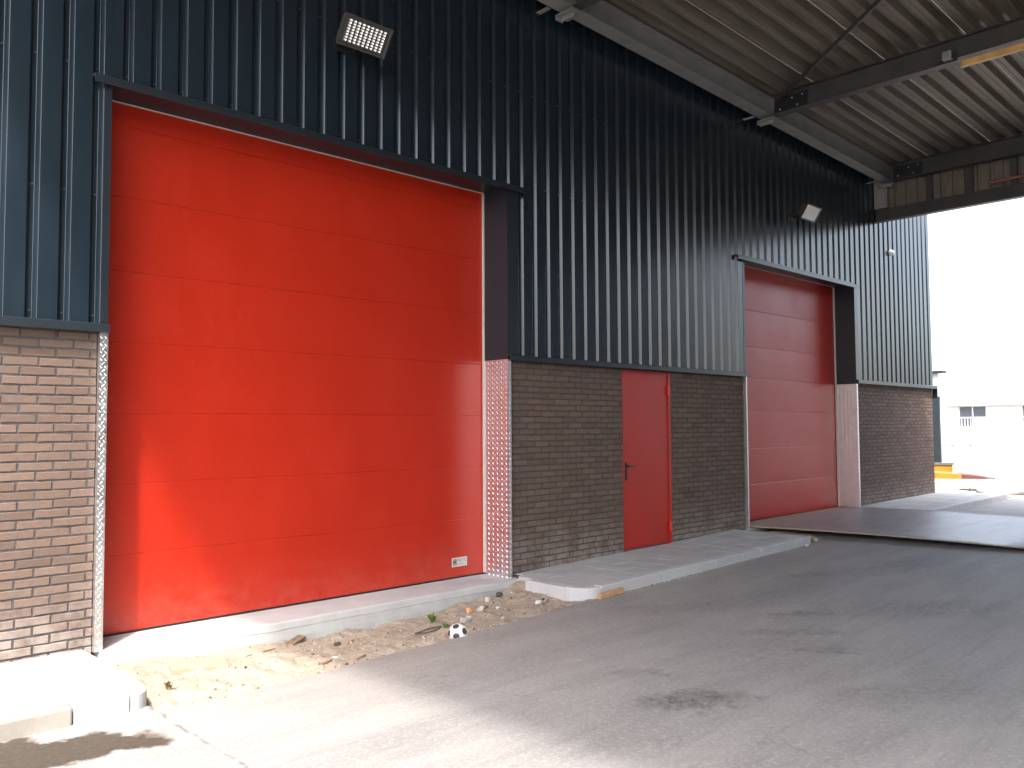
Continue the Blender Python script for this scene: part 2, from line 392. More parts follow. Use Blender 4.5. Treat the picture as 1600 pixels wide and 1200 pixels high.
def sandz(x, y):
    e = lerp_tab(EDGE, x); t = max(0, min(1, (y-e)/(-.14-e)))
    zs = lerp_tab([(-.4, -.07), (0, -.09), (.5, -.14), (1.2, -.185), (2.6, -.19), (3.4, -.14), (4, -.09)], x)
    z = (-.122)*(1-t) + zs*t
    z += .024*noise.noise((x*3, y*3, 0)) + .022*noise.noise((x*8, y*8, 2)) + .011*noise.noise((x*22, y*22, 5)) + .006*noise.noise((x*50, y*50, 7))
    z += .06*max(0, min(1, (x-3.6)/.25))*max(0, min(1, (y+.5)/.3))
    if t < .1: z = min(z, -.112)
    return z
s = MB(); NX, NY = 210, 64
for i in range(NX):
    x = -.35+4.35*i/(NX-1)
    for j in range(NY):
        e = lerp_tab(EDGE, x)-.06; y = e+(.06-e)*j/(NY-1)
        s.v.append((x, y, sandz(x, y)))
for i in range(NX-1):
    for j in range(NY-1):
        s.f.append((i*NY+j, (i+1)*NY+j, (i+1)*NY+j+1, i*NY+j+1)); s.mi.append(0)
tag(s.build('sand', 'sand', smooth=True), 'pale trampled builders sand along the foot of the door sill', kind='stuff')
s = MB(); NX, NY = 40, 40                                           # dirt beside the steel plate
for i in range(NX):
    for j in range(NY):
        x = 8.24+1.3*i/(NX-1); y = -1.0+1.35*j/(NY-1); d = max(0, (x-8.75)/.6)
        s.v.append((x, y, asp(x)-.01+(.05-.05*min(1, d))*max(0, min(1, (y+1.02)/.25))+.02*noise.noise((x*4, y*4, 9))+.01*noise.noise((x*14, y*14, 3))))
for i in range(NX-1):
    for j in range(NY-1):
        s.f.append((i*NY+j, (i+1)*NY+j, (i+1)*NY+j+1, i*NY+j+1)); s.mi.append(0)
tag(s.build('sand', 'sand', smooth=True), 'sandy dirt between the pavement end and the steel plate', kind='stuff')
pb = MB()                                                           # loose grit on the sand
for i in range(1500):
    x = random.uniform(-.2, 3.9); e = lerp_tab(EDGE, x); y = e+(-.12-e)*random.random()**1.2; rr = random.uniform(.003, .008)*(1 if random.random() < .9 else 2.0)
    z = sandz(x, y)+rr*.2; k = len(pb.v); a = random.random()*3
    for dx, dy, dz in ((1, 0, 0), (-.5, .8, .1), (-.6, -.8, 0), (0, 0, .9), (.1, .1, -.8)):
        pb.v.append((x+rr*(dx*math.cos(a)-dy*math.sin(a))*random.uniform(.7, 1.3), y+rr*(dx*math.sin(a)+dy*math.cos(a))*random.uniform(.7, 1.3), z+rr*dz))
    mi = random.choice((0, 0, 1, 2, 2, 3, 3, 3, 4, 4))
    for q in ((0, 1, 3), (1, 2, 3), (2, 0, 3), (1, 0, 4), (2, 1, 4), (0, 2, 4)): pb.f.append(tuple(k+t for t in q)); pb.mi.append(mi)
tag(pb.build('gravel', ['stone', 'palestone', 'darkstone', 'sandstone', 'oldwood']), 'scattered grit and small stones lying on the sand', kind='stuff')

# ------------------------------------------------------------------ pavements (structure) with slabs and kerb stones
def pavement(x0, x1, yfront, kerbs, skipped=0, y_back=.03, kw=.10, slab=.30, notch=False):
    p = tag(empty('pavement', (x0, 0, 0)), kind='structure')
    bed = MB(); n = max(2, int((x1-x0)/.5))
    for i in range(n):
        a = x0+.03+(x1-x0-.06)*i/n; c = x0+.03+(x1-x0-.06)*(i+1)/n
        bed.quad([(a, yfront+.05, pav(a)-.012), (c, yfront+.05, pav(c)-.012), (c, y_back, pav(c)-.012), (a, y_back, pav(a)-.012)])
    for xe in (x0+.09, x1-.03): bed.box(xe-.05, yfront+.05, pav(xe)-.3, xe, y_back, pav(xe)-.014)
    o = bed.build('bedding', 'mortar', p, (-x0, 0, 0))
    me = MB().bbox(0, 0, -.05, slab-.005, slab-.005, 0, .003).mesh('paving_slab', 'conc')
    nx = int(math.ceil((x1-x0)/slab)); ny = int(math.ceil((y_back-(yfront+kw+.004))/slab))
    for i in range(nx):
        for j in range(ny):
            xa = x0+i*slab; ya = yfront+kw+.004+j*slab
            wx = min(slab, x1-xa); wy = min(slab, y_back-ya)
            if wx < .04 or wy < .04: continue
            if notch and i == 0 and ya > -.30: xa += .10; wx -= .10
            s = link('paving_slab', me, p, (xa-x0, ya, pav(xa+.15)+random.uniform(-.002, .002)))
            s.scale = (wx/slab, wy/slab, 1); s.rotation_euler = (random.uniform(-.004, .004), math.atan2(pav(xa)-pav(xa+.3), .3), 0)
    for k in kerbs:
        if k[0] == 'x':
            _, a, c, y, mt = k; me2 = MB().bbox(0, 0, -.26, c-a-.006, kw, 0, .012).mesh('kerb_stone', mt)
            s = link('kerb_stone', me2, p, (a-x0, y, pav((a+c)/2)+.002)); s.rotation_euler = (0, math.atan2(pav(a)-pav(c), c-a), random.uniform(-.003, .003))
        elif k[0] == 'y':
            _, x, a, c, mt = k
            MB().bbox(0, 0, -.26, kw, c-a-.006, 0, .012).build('kerb_stone', mt, p, (x-x0, a, pav(x)+.002))
        elif k[0] == 'c':                                            # quarter-round corner stone, outer corner at (x, y), radius R
            _, x, y, Rr, sx, mt = k; m = MB(); N = 8
            for t in range(N+1):
                th = math.pi/2*t/N
                for rr, z in ((Rr-kw, 0), (Rr-.012, 0), (Rr, -.014), (Rr, -.26), (Rr-kw, -.26)):
                    m.v.append((sx*(Rr-rr*math.cos(th)), Rr-rr*math.sin(th), z))
            for t in range(N):
                for q in range(5):
                    a, c = t*5+q, t*5+(q+1) % 5
                    m.f.append((a, c, c+5, a+5)); m.mi.append(0)
            m.f.append(tuple(range(5))); m.f.append(tuple(N*5+q for q in range(5))); m.mi += [0, 0]
            m.build('kerb_stone', mt, p, (x-x0, y, pav(x)+.003))
    return p
pavement(-3.2, -.36, -1.28, [('x', -3.2, -2.2, -1.285, 'oldkerb'), ('x', -2.2, -1.72, -1.285, 'oldkerb'), ('x', -1.72, -.715, -1.287, 'oldkerb'), ('x', -.71, -.40, -1.28, 'kerb'), ('c', -.27, -1.28, .13, -1, 'kerb'), ('y', -.37, -1.145, -.30, 'kerb'), ('y', -.37, -.295, .03, 'kerb')])
pavement(3.92, 8.32, -1.11, [('c', 3.82, -1.11, .24, 1, 'kerb'), ('y', 3.82, -.865, -.30, 'kerb'), ('x', 4.07, 5.06, -1.11, 'kerb'), ('x', 5.065, 6.06, -1.11, 'kerb'), ('x', 6.065, 7.06, -1.11, 'kerb'), ('x', 7.065, 8.06, -1.11, 'kerb'), ('x', 8.065, 8.33, -1.11, 'kerb')], notch=True)
pavement(12.42, 16.25, -1.17, [('x', 12.42+i*.98, 13.4+i*.98, -1.17, 'kerb') for i in range(4)] + [('y', 16.26, -1.07, -.1, 'kerb')])

# ------------------------------------------------------------------ warehouse
W = tag(empty('warehouse', (0, 0, 0)), 'dark slate ribbed warehouse on a brown brick base with red doors', 'warehouse')
XL, XA, XB, XP0, XP1, XC, XD, XE = -9.0, -.151, 3.888, 5.86, 6.84, 8.665, 12.30, 15.92   # left end, door 1, personnel door, door 2, far corner
YB = .04; ZR = 2.27; ZTOP = 8.6; RIB = .207
# cladding: trapezoid sheets, five ribs each
def sheet(x0, x1, z0, z1):
    m = MB(); pts = []
    k = math.floor(x0/RIB)-1
    while k*RIB < x1+RIB:
        for dx, y in ((.0015, 0), (.1275, 0), (.1305, .0012), (.1525, .0338), (.1555, .035), (.1805, .035), (.1835, .0338), (.2055, .0012)):
            pts.append((k*RIB+dx, y))
        k += 1
    out = []
    for (xa, ya), (xb, yb) in zip(pts, pts[1:]):
        a, c = max(xa, x0), min(xb, x1)
        if c-a < 1e-6: continue
        fy = lambda t: ya+(yb-ya)*(t-xa)/(xb-xa)
        if not out: out.append((a, fy(a)))
        out.append((c, fy(c)))
    for p in out: m.v += [(p[0], p[1], z0), (p[0], p[1], z1)]
    for i in range(len(out)-1): m.f.append((2*i, 2*i+2, 2*i+3, 2*i+1)); m.mi.append(0)
    return m
clad = empty('cladding', parent=W)
segs = [(XL, XA, 2.33, ZTOP), (XA, XB, 4.165, ZTOP), (XB, XC, 2.33, ZTOP), (XC, XD, 4.03, ZTOP), (XD, XE, 2.36, ZTOP)]
SW = RIB*5
for a, c, z0, z1 in segs:
    x = a
    while x < c-1e-4:
        e = min(c, (math.floor(x/SW+1e-6)+1)*SW)
        q = sheet(x, e, z0, z1).build('cladding_sheet', 'clad', clad); q.rotation_euler = (random.uniform(-.0006, .0006), 0, 0); q.location.y = random.uniform(-.0012, .0012)
        x = e
scr = MB()                                                          # fixing screws in the valleys
for k in range(int(XL/RIB)-1, int(XE/RIB)):
    xv = k*RIB+.168
    for z in (2.39, 3.28, 4.22, 5.25, 6.3, 7.3):
        if xv > XE-.02 or (XA-.05 < xv < XB+.05 and z < 4.2) or (XC-.05 < xv < XD+.05 and z < 4.2): continue
        if z > 2.5 and random.random() < .25: continue
        scr.cyl((xv, .036, z), (xv, .028, z), .007, 6)
tag(scr.build('screw', 'screw', clad), kind='stuff')
# flashings
def flash(x0, x1, z, depth=.05, h=.062, name='drip_flashing'):
    m = MB(); m.prism([(.03, z+h+.004), (-depth+.004, z+h-.004), (-depth, z+h-.008), (-depth, z), (-depth+.004, z-.004), (-depth+.012, z), (-depth+.012, z+h-.02), (.03, z+h-.016)], x0, x1, 'x')
    return m.build(name, 'trim', W)
flash(XL, XA+.001, ZR); flash(XB-.001, XC+.01, ZR)
flash(XD-.01, XE+.06, 2.295)
flash(-.285, 4.09, 4.100, .055); flash(8.42, 12.40, 3.97, .055)
MB().box(XE+.055, -.045, 2.10, XE+.075, .06, 2.36).build('corner_trim', 'trim', W)
# building body behind the skin
body = MB()
for a, c, z0, z1 in ((XL, XA-.03, -.3, ZTOP), (XA-.03, XB+.03, 4.18, ZTOP), (XB+.03, XC-.03, -.3, ZTOP), (XC-.03, XD+.03, 4.08, ZTOP), (XD+.03, XE-.01, -.3, ZTOP)):
    body.box(a, .10, z0, c, .40, z1)
body.box(XL, .41, -.3, XE-.012, 22, ZTOP-.02)
body.build('wall_core', 'trim', W)
MB().box(XL-.03, -.03, ZTOP, XE+.03, 22, ZTOP+.12).build('parapet_capping', 'trim', W)

# bricks
def brick_mesh(L, seed, mat, target=None):
    rnd = random.Random(seed); m = target or MB(); i0 = len(m.v)
    H = .0545; nx = 5; ch = .004
    def P(x, z, y): m.v.append((x, y, z)); return len(m.v)-1
    rows = []
    for zi, (z, inset) in enumerate(((0, 1), (ch, 0), (H-ch, 0), (H, 1))):
        row = []
        for k in range(nx):
            x = L*k/(nx-1)
            if k == 0 and not inset: x += ch
            if k == nx-1 and not inset: x -= ch
            jz = rnd.uniform(-.0022, .0022); jx = rnd.uniform(-.0018, .0018) if k in (0, nx-1) else 0
            row.append(P(x+jx, z+jz, (.006 if inset or k in (0, nx-1) and 0 else 0)+rnd.uniform(-.0012, .0012)))
        rows.append(row)
    back = [[P(L*k/(nx-1), z, .022) for k in range(nx)] for z in (0, H)]
    allr = [back[0]]+rows+[back[1]]
    for a, c in zip(allr, allr[1:]):
        for k in range(nx-1): m.f.append((a[k], a[k+1], c[k+1], c[k])); m.mi.append(0)
    for k in (0, nx-1):
        m.f.append(tuple(rw[k] for rw in allr)); m.mi.append(0)
    return m
BL, BP = .2150, .2262
variants = [brick_mesh(BL, 100+i, 'brick').mesh('brick', 'brick') for i in range(6)]
def brick_wall(x0, x1, zb0, zb1, ztop, phase, n_single, prefer, course=.0664, xs_single=None):
    wall = empty('brick_wall', (0, YB, 0), parent=W)
    MB().box(x0, .0055, min(zb0, zb1)-.25, x1, .06, ztop+.02).build('mortar', 'mortar', wall)
    items = []
    c = 0; z = ztop-course+.004
    while z > min(zb0, zb1)-.2:
        off = phase+(BP/2 if c % 2 else 0)+random.uniform(-.006, .006)
        k = math.floor((x0-off)/BP)-1
        while True:
            a = off+k*BP; e = a+BL; k += 1
            if a > x1: break
            a2, e2 = max(a, x0+.001), min(e, x1-.001)
            if e2-a2 < .03: continue
            zb = zb0+(zb1-zb0)*((a2-x0)/(x1-x0))
            if z+course < zb-.2: continue
            items.append((a2, z, e2-a2))
        z -= course; c += 1
    items.sort(key=prefer)
    single = [it for it in items if xs_single is None or xs_single(it)][:n_single]
    ids = set(id(it) for it in single)
    rest = [it for it in items if id(it) not in ids]
    for a, z, L in single:
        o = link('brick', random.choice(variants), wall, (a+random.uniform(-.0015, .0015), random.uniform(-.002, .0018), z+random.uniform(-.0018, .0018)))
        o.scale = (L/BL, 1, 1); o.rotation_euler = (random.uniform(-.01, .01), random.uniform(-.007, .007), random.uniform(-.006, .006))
    if rest:
        m = MB()
        for a, z, L in rest:
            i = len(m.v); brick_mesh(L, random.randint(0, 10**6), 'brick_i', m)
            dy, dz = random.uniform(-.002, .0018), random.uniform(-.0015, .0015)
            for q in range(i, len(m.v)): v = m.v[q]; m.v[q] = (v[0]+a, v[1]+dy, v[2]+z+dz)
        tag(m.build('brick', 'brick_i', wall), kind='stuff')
    return wall
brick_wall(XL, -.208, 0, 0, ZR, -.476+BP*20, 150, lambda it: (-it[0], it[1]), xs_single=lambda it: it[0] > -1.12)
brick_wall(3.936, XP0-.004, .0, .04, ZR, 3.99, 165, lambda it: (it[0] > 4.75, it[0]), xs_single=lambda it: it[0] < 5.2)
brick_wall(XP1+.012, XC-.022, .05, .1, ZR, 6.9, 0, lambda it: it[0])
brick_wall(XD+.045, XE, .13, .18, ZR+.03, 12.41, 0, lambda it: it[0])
# flank of the building past the far corner
MB().box(XE-.001, YB+.002, -.2, XE+.001, 22, 2.3).build('flank_brickwork', 'mortar', W)
# open weep joint in the left brick wall, set in as a black strip
MB().box(-.478, YB-.002, 2.211, -.469, YB+.004, 2.258).build('weep_slot', 'black', W)

# reveals and door frames
def reveal(x0, x1, zt, zb, yd, zguard):
    MB().box(x0-.02, .0, zt, x1+.02, yd+.02, zt+.02).build('head_reveal', 'trim', W)
    MB().box(x0-.02, .002, zguard, x0, yd+.02, zt).build('jamb_reveal', 'trim', W)
    MB().box(x1, .002, zguard, x1+.02, yd+.02, zt).build('jamb_reveal', 'trim', W)
    for a, c in ((x0-.052, x0), (x1, x1+.165 if x0 < 5 else x1+.12)):
        MB().box(a, -.004, zguard+.055, c, .004, zt-.005).build('jamb_flashing', 'trim', W)
reveal(XA, XB, 4.153, -.1, .41, 2.285)
reveal(XC, XD, 4.04, -.05, .40, 2.285)

def lozenges(m, ux, uz, org, Lx, Lz, n, pitch=.054):
    """raised tread bars on a plate; org corner, ux and uz unit vectors, n outward normal"""
    ux, uz, n, org = Vector(ux), Vector(uz), Vector(n), Vector(org)
    cols = max(1, int(round(Lx/.072))); cw = Lx/cols; rows = int(Lz/(pitch/2))
    for i in range(rows):
        for j in range(cols+(i % 2)):
            sgn = 1 if i % 2 == 0 else -1
            px = (j+.5)*cw if sgn > 0 else j*cw
            if px < .012 and Lx > .1 or px > Lx-.012 and Lx > .1: continue
            px = min(max(px, .012), Lx-.012)
            c = org+ux*px+uz*((i+.5)*pitch/2)
            a = (ux*.62+uz*.78*sgn).normalized(); b = (uz*.62-ux*.78*sgn).normalized()
            k = len(m.v); l, ww, h = (.0195, .0075, .004) if Lx > .1 else (.0165, .0065, .0035)
            for p in (c-a*l, c-b*ww, c+a*l, c+b*ww): m.v.append(tuple(p))
            for p in (c-a*l*.5+n*h, c+a*l*.5+n*h): m.v.append(tuple(p))
            for q in ((0, 1, 5, 4), (1, 2, 5), (2, 3, 4, 5), (3, 0, 4)): m.f.append(tuple(k+t for t in q)); m.mi.append(0)
def guard(xj, yd, z0, z1, side, wfront):
    g = empty('corner_guard', (0, 0, 0), parent=W)
    s = side                                                        # +1: jamb on the far side of the opening (faces -x), -1: near side
    m = MB(); t = .003
    if s > 0:
        m.box(xj-t, -.008, z0, xj, yd-.03, z1); m.box(xj, -.008, z0, xj+wfront, -.005+.0, z1)
        m.box(xj+wfront-.002, -.005, z0, xj+wfront, YB, z1)
    else:
        m.box(xj, -.008, z0, xj+t, yd-.03, z1); m.box(xj-wfront, -.008, z0, xj, -.005, z1)
        m.box(xj-wfront, -.005, z0, xj-wfront+.002, YB, z1)
    m.build('guard_plate', 'alu', g)
    q = MB()
    if s > 0:
        lozenges(q, (0, 1, 0), (0, 0, 1), (xj-t, -.004, z0+.005), yd-.04, z1-z0-.01, (-1, 0, 0))
        lozenges(q, (1, 0, 0), (0, 0, 1), (xj, -.008, z0+.005), wfront, z1-z0-.01, (0, -1, 0))
    else:
        lozenges(q, (1, 0, 0), (0, 0, 1), (xj-wfront, -.008, z0+.005), wfront, z1-z0-.01, (0, -1, 0))
        lozenges(q, (0, 1, 0), (0, 0, 1), (xj+t, -.004, z0+.005), yd-.04, z1-z0-.01, (1, 0, 0))
    tag(q.build('tread_lozenge', 'alu', g), kind='stuff')
guard(XB, .39, -.03, 2.283, 1, .042); guard(XA, .39, -.03, 2.268, -1, .055)
guard(XD, .38, .08, 2.283, 1, .042); guard(XC, .38, .06, 2.268, -1, .022)

def sectional_door(x0, x1, yd, zb, zt, seams, mt, plate=False):
    d = empty('sectional_door', (0, yd, 0), parent=W)
    zz = [zb]+seams+[zt]
    for a, c in zip(zz, zz[1:]):
        m = MB(); bow = .0012 if plate else .003; H = c-a
        front = [(-bow*math.sin(math.pi*t/10), a+.0012+(H-.0085)*t/10) for t in range(11)]
        m.prism([(.05, a), (.0008, a+.0002)]+front+[(.0034, c-.0004), (.05, c)], x0-.05, x1+.05, 'x')
        ti = random.uniform(-.0012, .0012) if plate else random.uniform(-.005, .005)
        m.v = [(v[0], v[1]+(v[2]-(a+c)/2)*ti, v[2]) for v in m.v]
        m.build('door_panel', mt, d)
    MB().box(x0-.05, .0, zb-.0175, x1+.05, .05, zb-.001).build('bottom_seal', 'blackpl', d)
    g = MB(); g.box(x0, -.016, zt-.012, x1, -.004, zt-.003); g.build('head_seal', 'white_seal', d)
    for xa in (x0+.0035, x1-.0165): MB().box(xa, -.030, zb, xa+.013, -.004, zt-.02).build('door_guide', 'white_seal', d)
    if plate:                                                       # maker's plate: pale card, dark emblem, grey lettering
        xc0, xc1, z0, z1 = 3.436, 3.642, .098, .192
        m = MB(); m.box(xc0, -.004, z0, xc1, -.0005, z1, 0)
        m.box(xc0+.014, -.0052, z0+.015, xc0+.060, -.0041, z1-.015, 1)
        m.quad([(xc0+.030, -.0056, z0+.018), (xc0+.044, -.0056, z0+.018), (xc0+.052, -.0056, z0+.034), (xc0+.030, -.0056, z0+.030)], 0)
        m.quad([(xc0+.026, -.0056, z1-.022), (xc0+.040, -.0056, z1-.022), (xc0+.034, -.0056, z1-.036)], 0)
        m.box(xc0+.0675, -.0048, z0+.012, xc0+.0695, -.0041, z1-.012, 2)
        for t in range(2): m.box(xc0+.078, -.0048, z0+.018+t*.012, xc1-.02-t*.03, -.0041, z0+.021+t*.012, 2)
        cu = bpy.data.curves.new('lettering', 'FONT'); cu.body = 'PROTEC'; cu.size = .043; cu.extrude = 0
        to = bpy.data.objects.new('lettering', cu); C.objects.link(to); bpy.context.view_layer.update()
        tm = to.to_mesh(); i = len(m.v)
        mw = max(v.co.x for v in tm.vertices)
        m.v += [(xc0+.078+v.co.x*.115/mw, -.0055, z0+.048+v.co.y) for v in tm.vertices]
        for p in tm.polygons: m.f.append(tuple(i+q for q in p.vertices)); m.mi.append(2)
        to.to_mesh_clear(); C.objects.unlink(to); bpy.data.objects.remove(to); bpy.data.curves.remove(cu)
        m.build('maker_plate', ['card', 'dgrey', 'steel'], d)
    return d
sectional_door(XA, XB, .391, -.006, 4.150, [.59, 1.14, 1.69, 2.25, 2.81, 3.40, 3.97], 'red', True)
sectional_door(XC, XD, .380, .118, 4.04, [.66, 1.21, 1.78, 2.30, 2.79, 3.36, 3.92], 'red2')

# sill under the first door: slab nose and rough footing
e = MB(); N = 40
prof = lambda x: [(.45, -.024), (-.105+.012*noise.noise((x*1.2, 0, 0)), -.024), (-.118+.012*noise.noise((x*1.2, 0, 0)), -.033), (-.122+.012*noise.noise((x*1.2, 0, 0))+.004*noise.noise((x*7, 1, 0)), -.085+.004*noise.noise((x*5, 3, 0)))]
for i in range(N+1):
    x = XA-.02+(XB+.09-XA)*i/N
    for y, z in prof(x): e.v.append((x, y, z))
for i in range(N):
    for j in range(3): e.f.append((i*4+j, i*4+j+1, i*4+4+j+1, i*4+4+j)); e.mi.append(0)
for i in (0, N): e.v.append((e.v[i*4][0], .45, -.085)); e.f.append((i*4, i*4+1, i*4+2, i*4+3, len(e.v)-1)); e.mi.append(0)
e.build('door_sill', 'sill', W)
e = MB()
for i in range(N+1):
    x = XA-.02+(XB+.11-XA)*i/N; bul = .03*math.sin(math.pi*i/N)
    for y, z in ((-.10, -.084), (-.125, -.088), (-.150-bul*.4+.008*noise.noise((x*3, 0, 0)), -.15), (-.175-bul+.01*noise.noise((x*3, 5, 0)), -.30)): e.v.append((x, y, z))
for i in range(N):
    for j in range(3): e.f.append((i*4+j, i*4+j+1, i*4+4+j+1, i*4+4+j)); e.mi.append(0)
for i in (0, N): e.v.append((e.v[i*4][0], .1, -.3)); e.f.append((i*4, i*4+1, i*4+2, i*4+3, len(e.v)-1)); e.mi.append(0)
e.build('footing', 'footing', W)
MB().box(XC-.02, -.0, -.2, XD+.02, .45, .085).build('door_sill', 'sill', W)

# personnel door
d = empty('personnel_door', (0, 0, 0), parent=W)
MB().bbox(XP0+.03, .052, .062, XP1-.035, .10, 2.235, .003).build('door_leaf', 'pedred', d)
fr = MB(); fr.box(XP0-.002, .042, .045, XP0+.028, .12, 2.262); fr.box(XP1-.033, .040, .045, XP1+.010, .12, 2.262); fr.box(XP0+.028, .044, 2.237, XP1-.033, .12, 2.262)
fr.build('door_frame', 'pedred', d)
MB().box(XP0+.02, .06, .035, XP1-.02, .14, .058).build('threshold', 'dgrey', d)
for z in (2.02, .27):
    h = MB(); h.cyl((XP1-.030, .030, z-.065), (XP1-.030, .030, z+.065), .0105, 12); h.box(XP1-.05, .034, z-.055, XP1, .041, z+.055)
    for q in (-.03, .03): h.cyl((XP1-.030, .030, z+q-.002), (XP1-.030, .030, z+q+.002), .0118, 12)
    h.build('hinge', 'hinge', d)
h = MB(); h.bbox(XP0+.045, .042, .90, XP0+.085, .053, 1.12, .004); h.cyl((XP0+.065, .045, 1.075), (XP0+.065, .0, 1.075), .011, 10); h.bbox(XP0+.055, -.008, 1.064, XP0+.175, .010, 1.086, .006); h.cyl((XP0+.065, .043, .955), (XP0+.065, .036, .955), .012, 10)
h.build('handle', 'blackpl', d)

# ------------------------------------------------------------------ canopy
K = tag(empty('canopy', (-2.1, 0, 0)), 'dark steel canopy with ribbed metal deck projecting from the warehouse wall', 'canopy')
sl = -.0285; CX0, CX1, CY = -2.08, 13.40, -13.2
zb = lambda x: 6.10+sl*(x-9)                                        # underside of purlin and beams
zd = lambda x: 6.405+sl*(x-9)                                       # underside of deck
cl = (2.1, 0, 0)
y = -.006; n = 0
while y > CY:                                                       # deck sheets, ribs along x, four ribs each
    m = MB(); pts = []; y1 = max(y-1.0, CY)
    for kq in range(4):
        a = y-kq*.25
        for dy, z in ((0, 0), (.050, 0), (.056, .007), (.068, .007), (.074, 0), (.124, 0), (.150, .085), (.224, .085)):
            if a-dy >= CY-.01: pts.append((a-dy, z))
    pts.append((y1+.002, 0))
    for q, z in pts: m.v += [(CX0, q, zd(CX0)+z), (CX1+.05, q, zd(CX1+.05)+z)]
    for i in range(len(pts)-1): m.f.append((2*i, 2*i+1, 2*i+3, 2*i+2)); m.mi.append(0)
    m.build('deck_sheet', 'deck', K, cl); y -= 1.0
def ibeam_x(x0, x1, yc, zf, h, bw, tf=.012, tw=.008):
    """I section along x; zf(x) gives the underside"""
    pr = [(-bw/2, 0), (bw/2, 0), (bw/2, tf), (tw/2, tf), (tw/2, h-tf), (bw/2, h-tf), (bw/2, h), (-bw/2, h), (-bw/2, h-tf), (-tw/2, h-tf), (-tw/2, tf), (-bw/2, tf)]
    m = MB(); n = len(pr)
    for x in (x0, x1):
        for p in pr: m.v.append((x, yc+p[0], zf(x)+p[1]))
    for j in range(n): k = (j+1) % n; m.f.append((j, k, n+k, n+j)); m.mi.append(0)
    m.f.append(tuple(range(n))); m.f.append(tuple(range(2*n-1, n-1, -1))); m.mi += [0, 0]
    return m
def ibeam_y(xc, y0, y1, z0, h, bw, tf=.013, tw=.009):
    pr = [(-bw/2, 0), (bw/2, 0), (bw/2, tf), (tw/2, tf), (tw/2, h-tf), (bw/2, h-tf), (bw/2, h), (-bw/2, h), (-bw/2, h-tf), (-tw/2, h-tf), (-tw/2, tf), (-bw/2, tf)]
    return MB().prism([(xc+p[0], z0+p[1]) for p in pr], y0, y1, 'y')
ibeam_x(CX0, CX1-.03, -.27, zb, .27, .20).build('edge_purlin', 'steel_l', K, cl)
for xb in (CX0+.07, .30, 4.62, 8.97, 13.20):
    ibeam_y(xb, -.375, CY+.05, zb(xb), zd(xb)-zb(xb)-.003, .15).build('roof_beam', 'steel', K, cl)
    if xb > 0:
        bp = MB(); bp.bbox(xb-.016, -.90, zb(xb)+.03, xb-.006, -.385, zb(xb)+.245, .002); bp.build('splice_plate', 'black', K, cl)
        for yy, zz in ((-.47, .07), (-.66, .19), (-.74, .07), (-.82, .20)):
            MB().cyl((xb-.016, yy, zb(xb)+zz), (xb-.030, yy, zb(xb)+zz), .0115, 6).build('bolt', 'bolt', K, cl)
        br = MB(); br.box(xb-.10, -.40, zb(xb)-.045, xb+.10, -.14, zb(xb)-.033); br.box(xb-.10, -.15, zb(xb)-.09, xb+.02, -.14, zb(xb)-.034); br.box(xb-.03, -.36, zb(xb)-.1, xb-.02, -.16, zb(xb)-.046)
        br.build('purlin_cleat', 'steel_l', K, cl)
        st = MB(); st.box(xb-.26, -.165, zb(xb)-.012, xb-.20, .02, zb(xb)-.002); st.build('wall_bracket', 'steel_l', K, cl)
for xa, xc in ((8.93, 4.66),):
    MB().cyl((xa, -.5, zb(xa)+.24), (xc, -5.95, zb(xc)+.25), .028, 8).build('wind_brace', 'steel', K, cl)
# far gable: ribbed sheet, posts, bottom channel
fz0, fz1 = 5.52, 6.36
m = MB(); pts = []; y = -.002
while y > CY:
    for dy, dx in ((0, 0), (.10, 0), (.115, .03), (.155, .03), (.17, 0)):
        pts.append((13.40+dx, y-dy))
    y -= .2
for x, yy in pts: m.v += [(x, yy, fz0-.1), (x, yy, fz1)]
for i in range(len(pts)-1): m.f.append((2*i, 2*i+2, 2*i+3, 2*i+1)); m.mi.append(0)
m.build('gable_sheet', 'deck', K, cl)
for i in range(14):
    yy = -.94-.672*i
    if yy < CY: break
    q = MB(); q.box(13.325, yy-.05, 5.54, 13.395, yy+.05, 6.1); q.quad([(13.33, yy+.05, 6.03), (13.33, yy+.20, 6.03), (13.33, yy+.05, 5.93)])
    q.build('gable_post', 'steel', K, cl)
MB().box(13.30, CY, 5.312, 13.44, -.003, 5.535).build('gable_beam', 'steel', K, cl)
MB().box(13.25, -.24, 5.537, 13.33, -.003, 6.20).build('end_post', 'steel_l', K, cl)
MB().cyl((13.27, -1.95, 5.635), (13.27, -4.2, 5.655), .028, 8).build('drain_pipe', 'brownpipe', K, cl)
# unseen building added past the canopy's outer edge to block light and reflections
OB = tag(empty('light_blocking_building', (-2.0, CY-.02, 0)), 'unseen dark building added at the outer edge of the canopy to block light', 'building')
MB().box(0, -9, -.3, 31, 0, 8.2).build('wall', 'trim', OB)
MB().box(-.05, -9.05, 8.202, 31.05, .05, 8.35).build('parapet_capping', 'steel', OB)

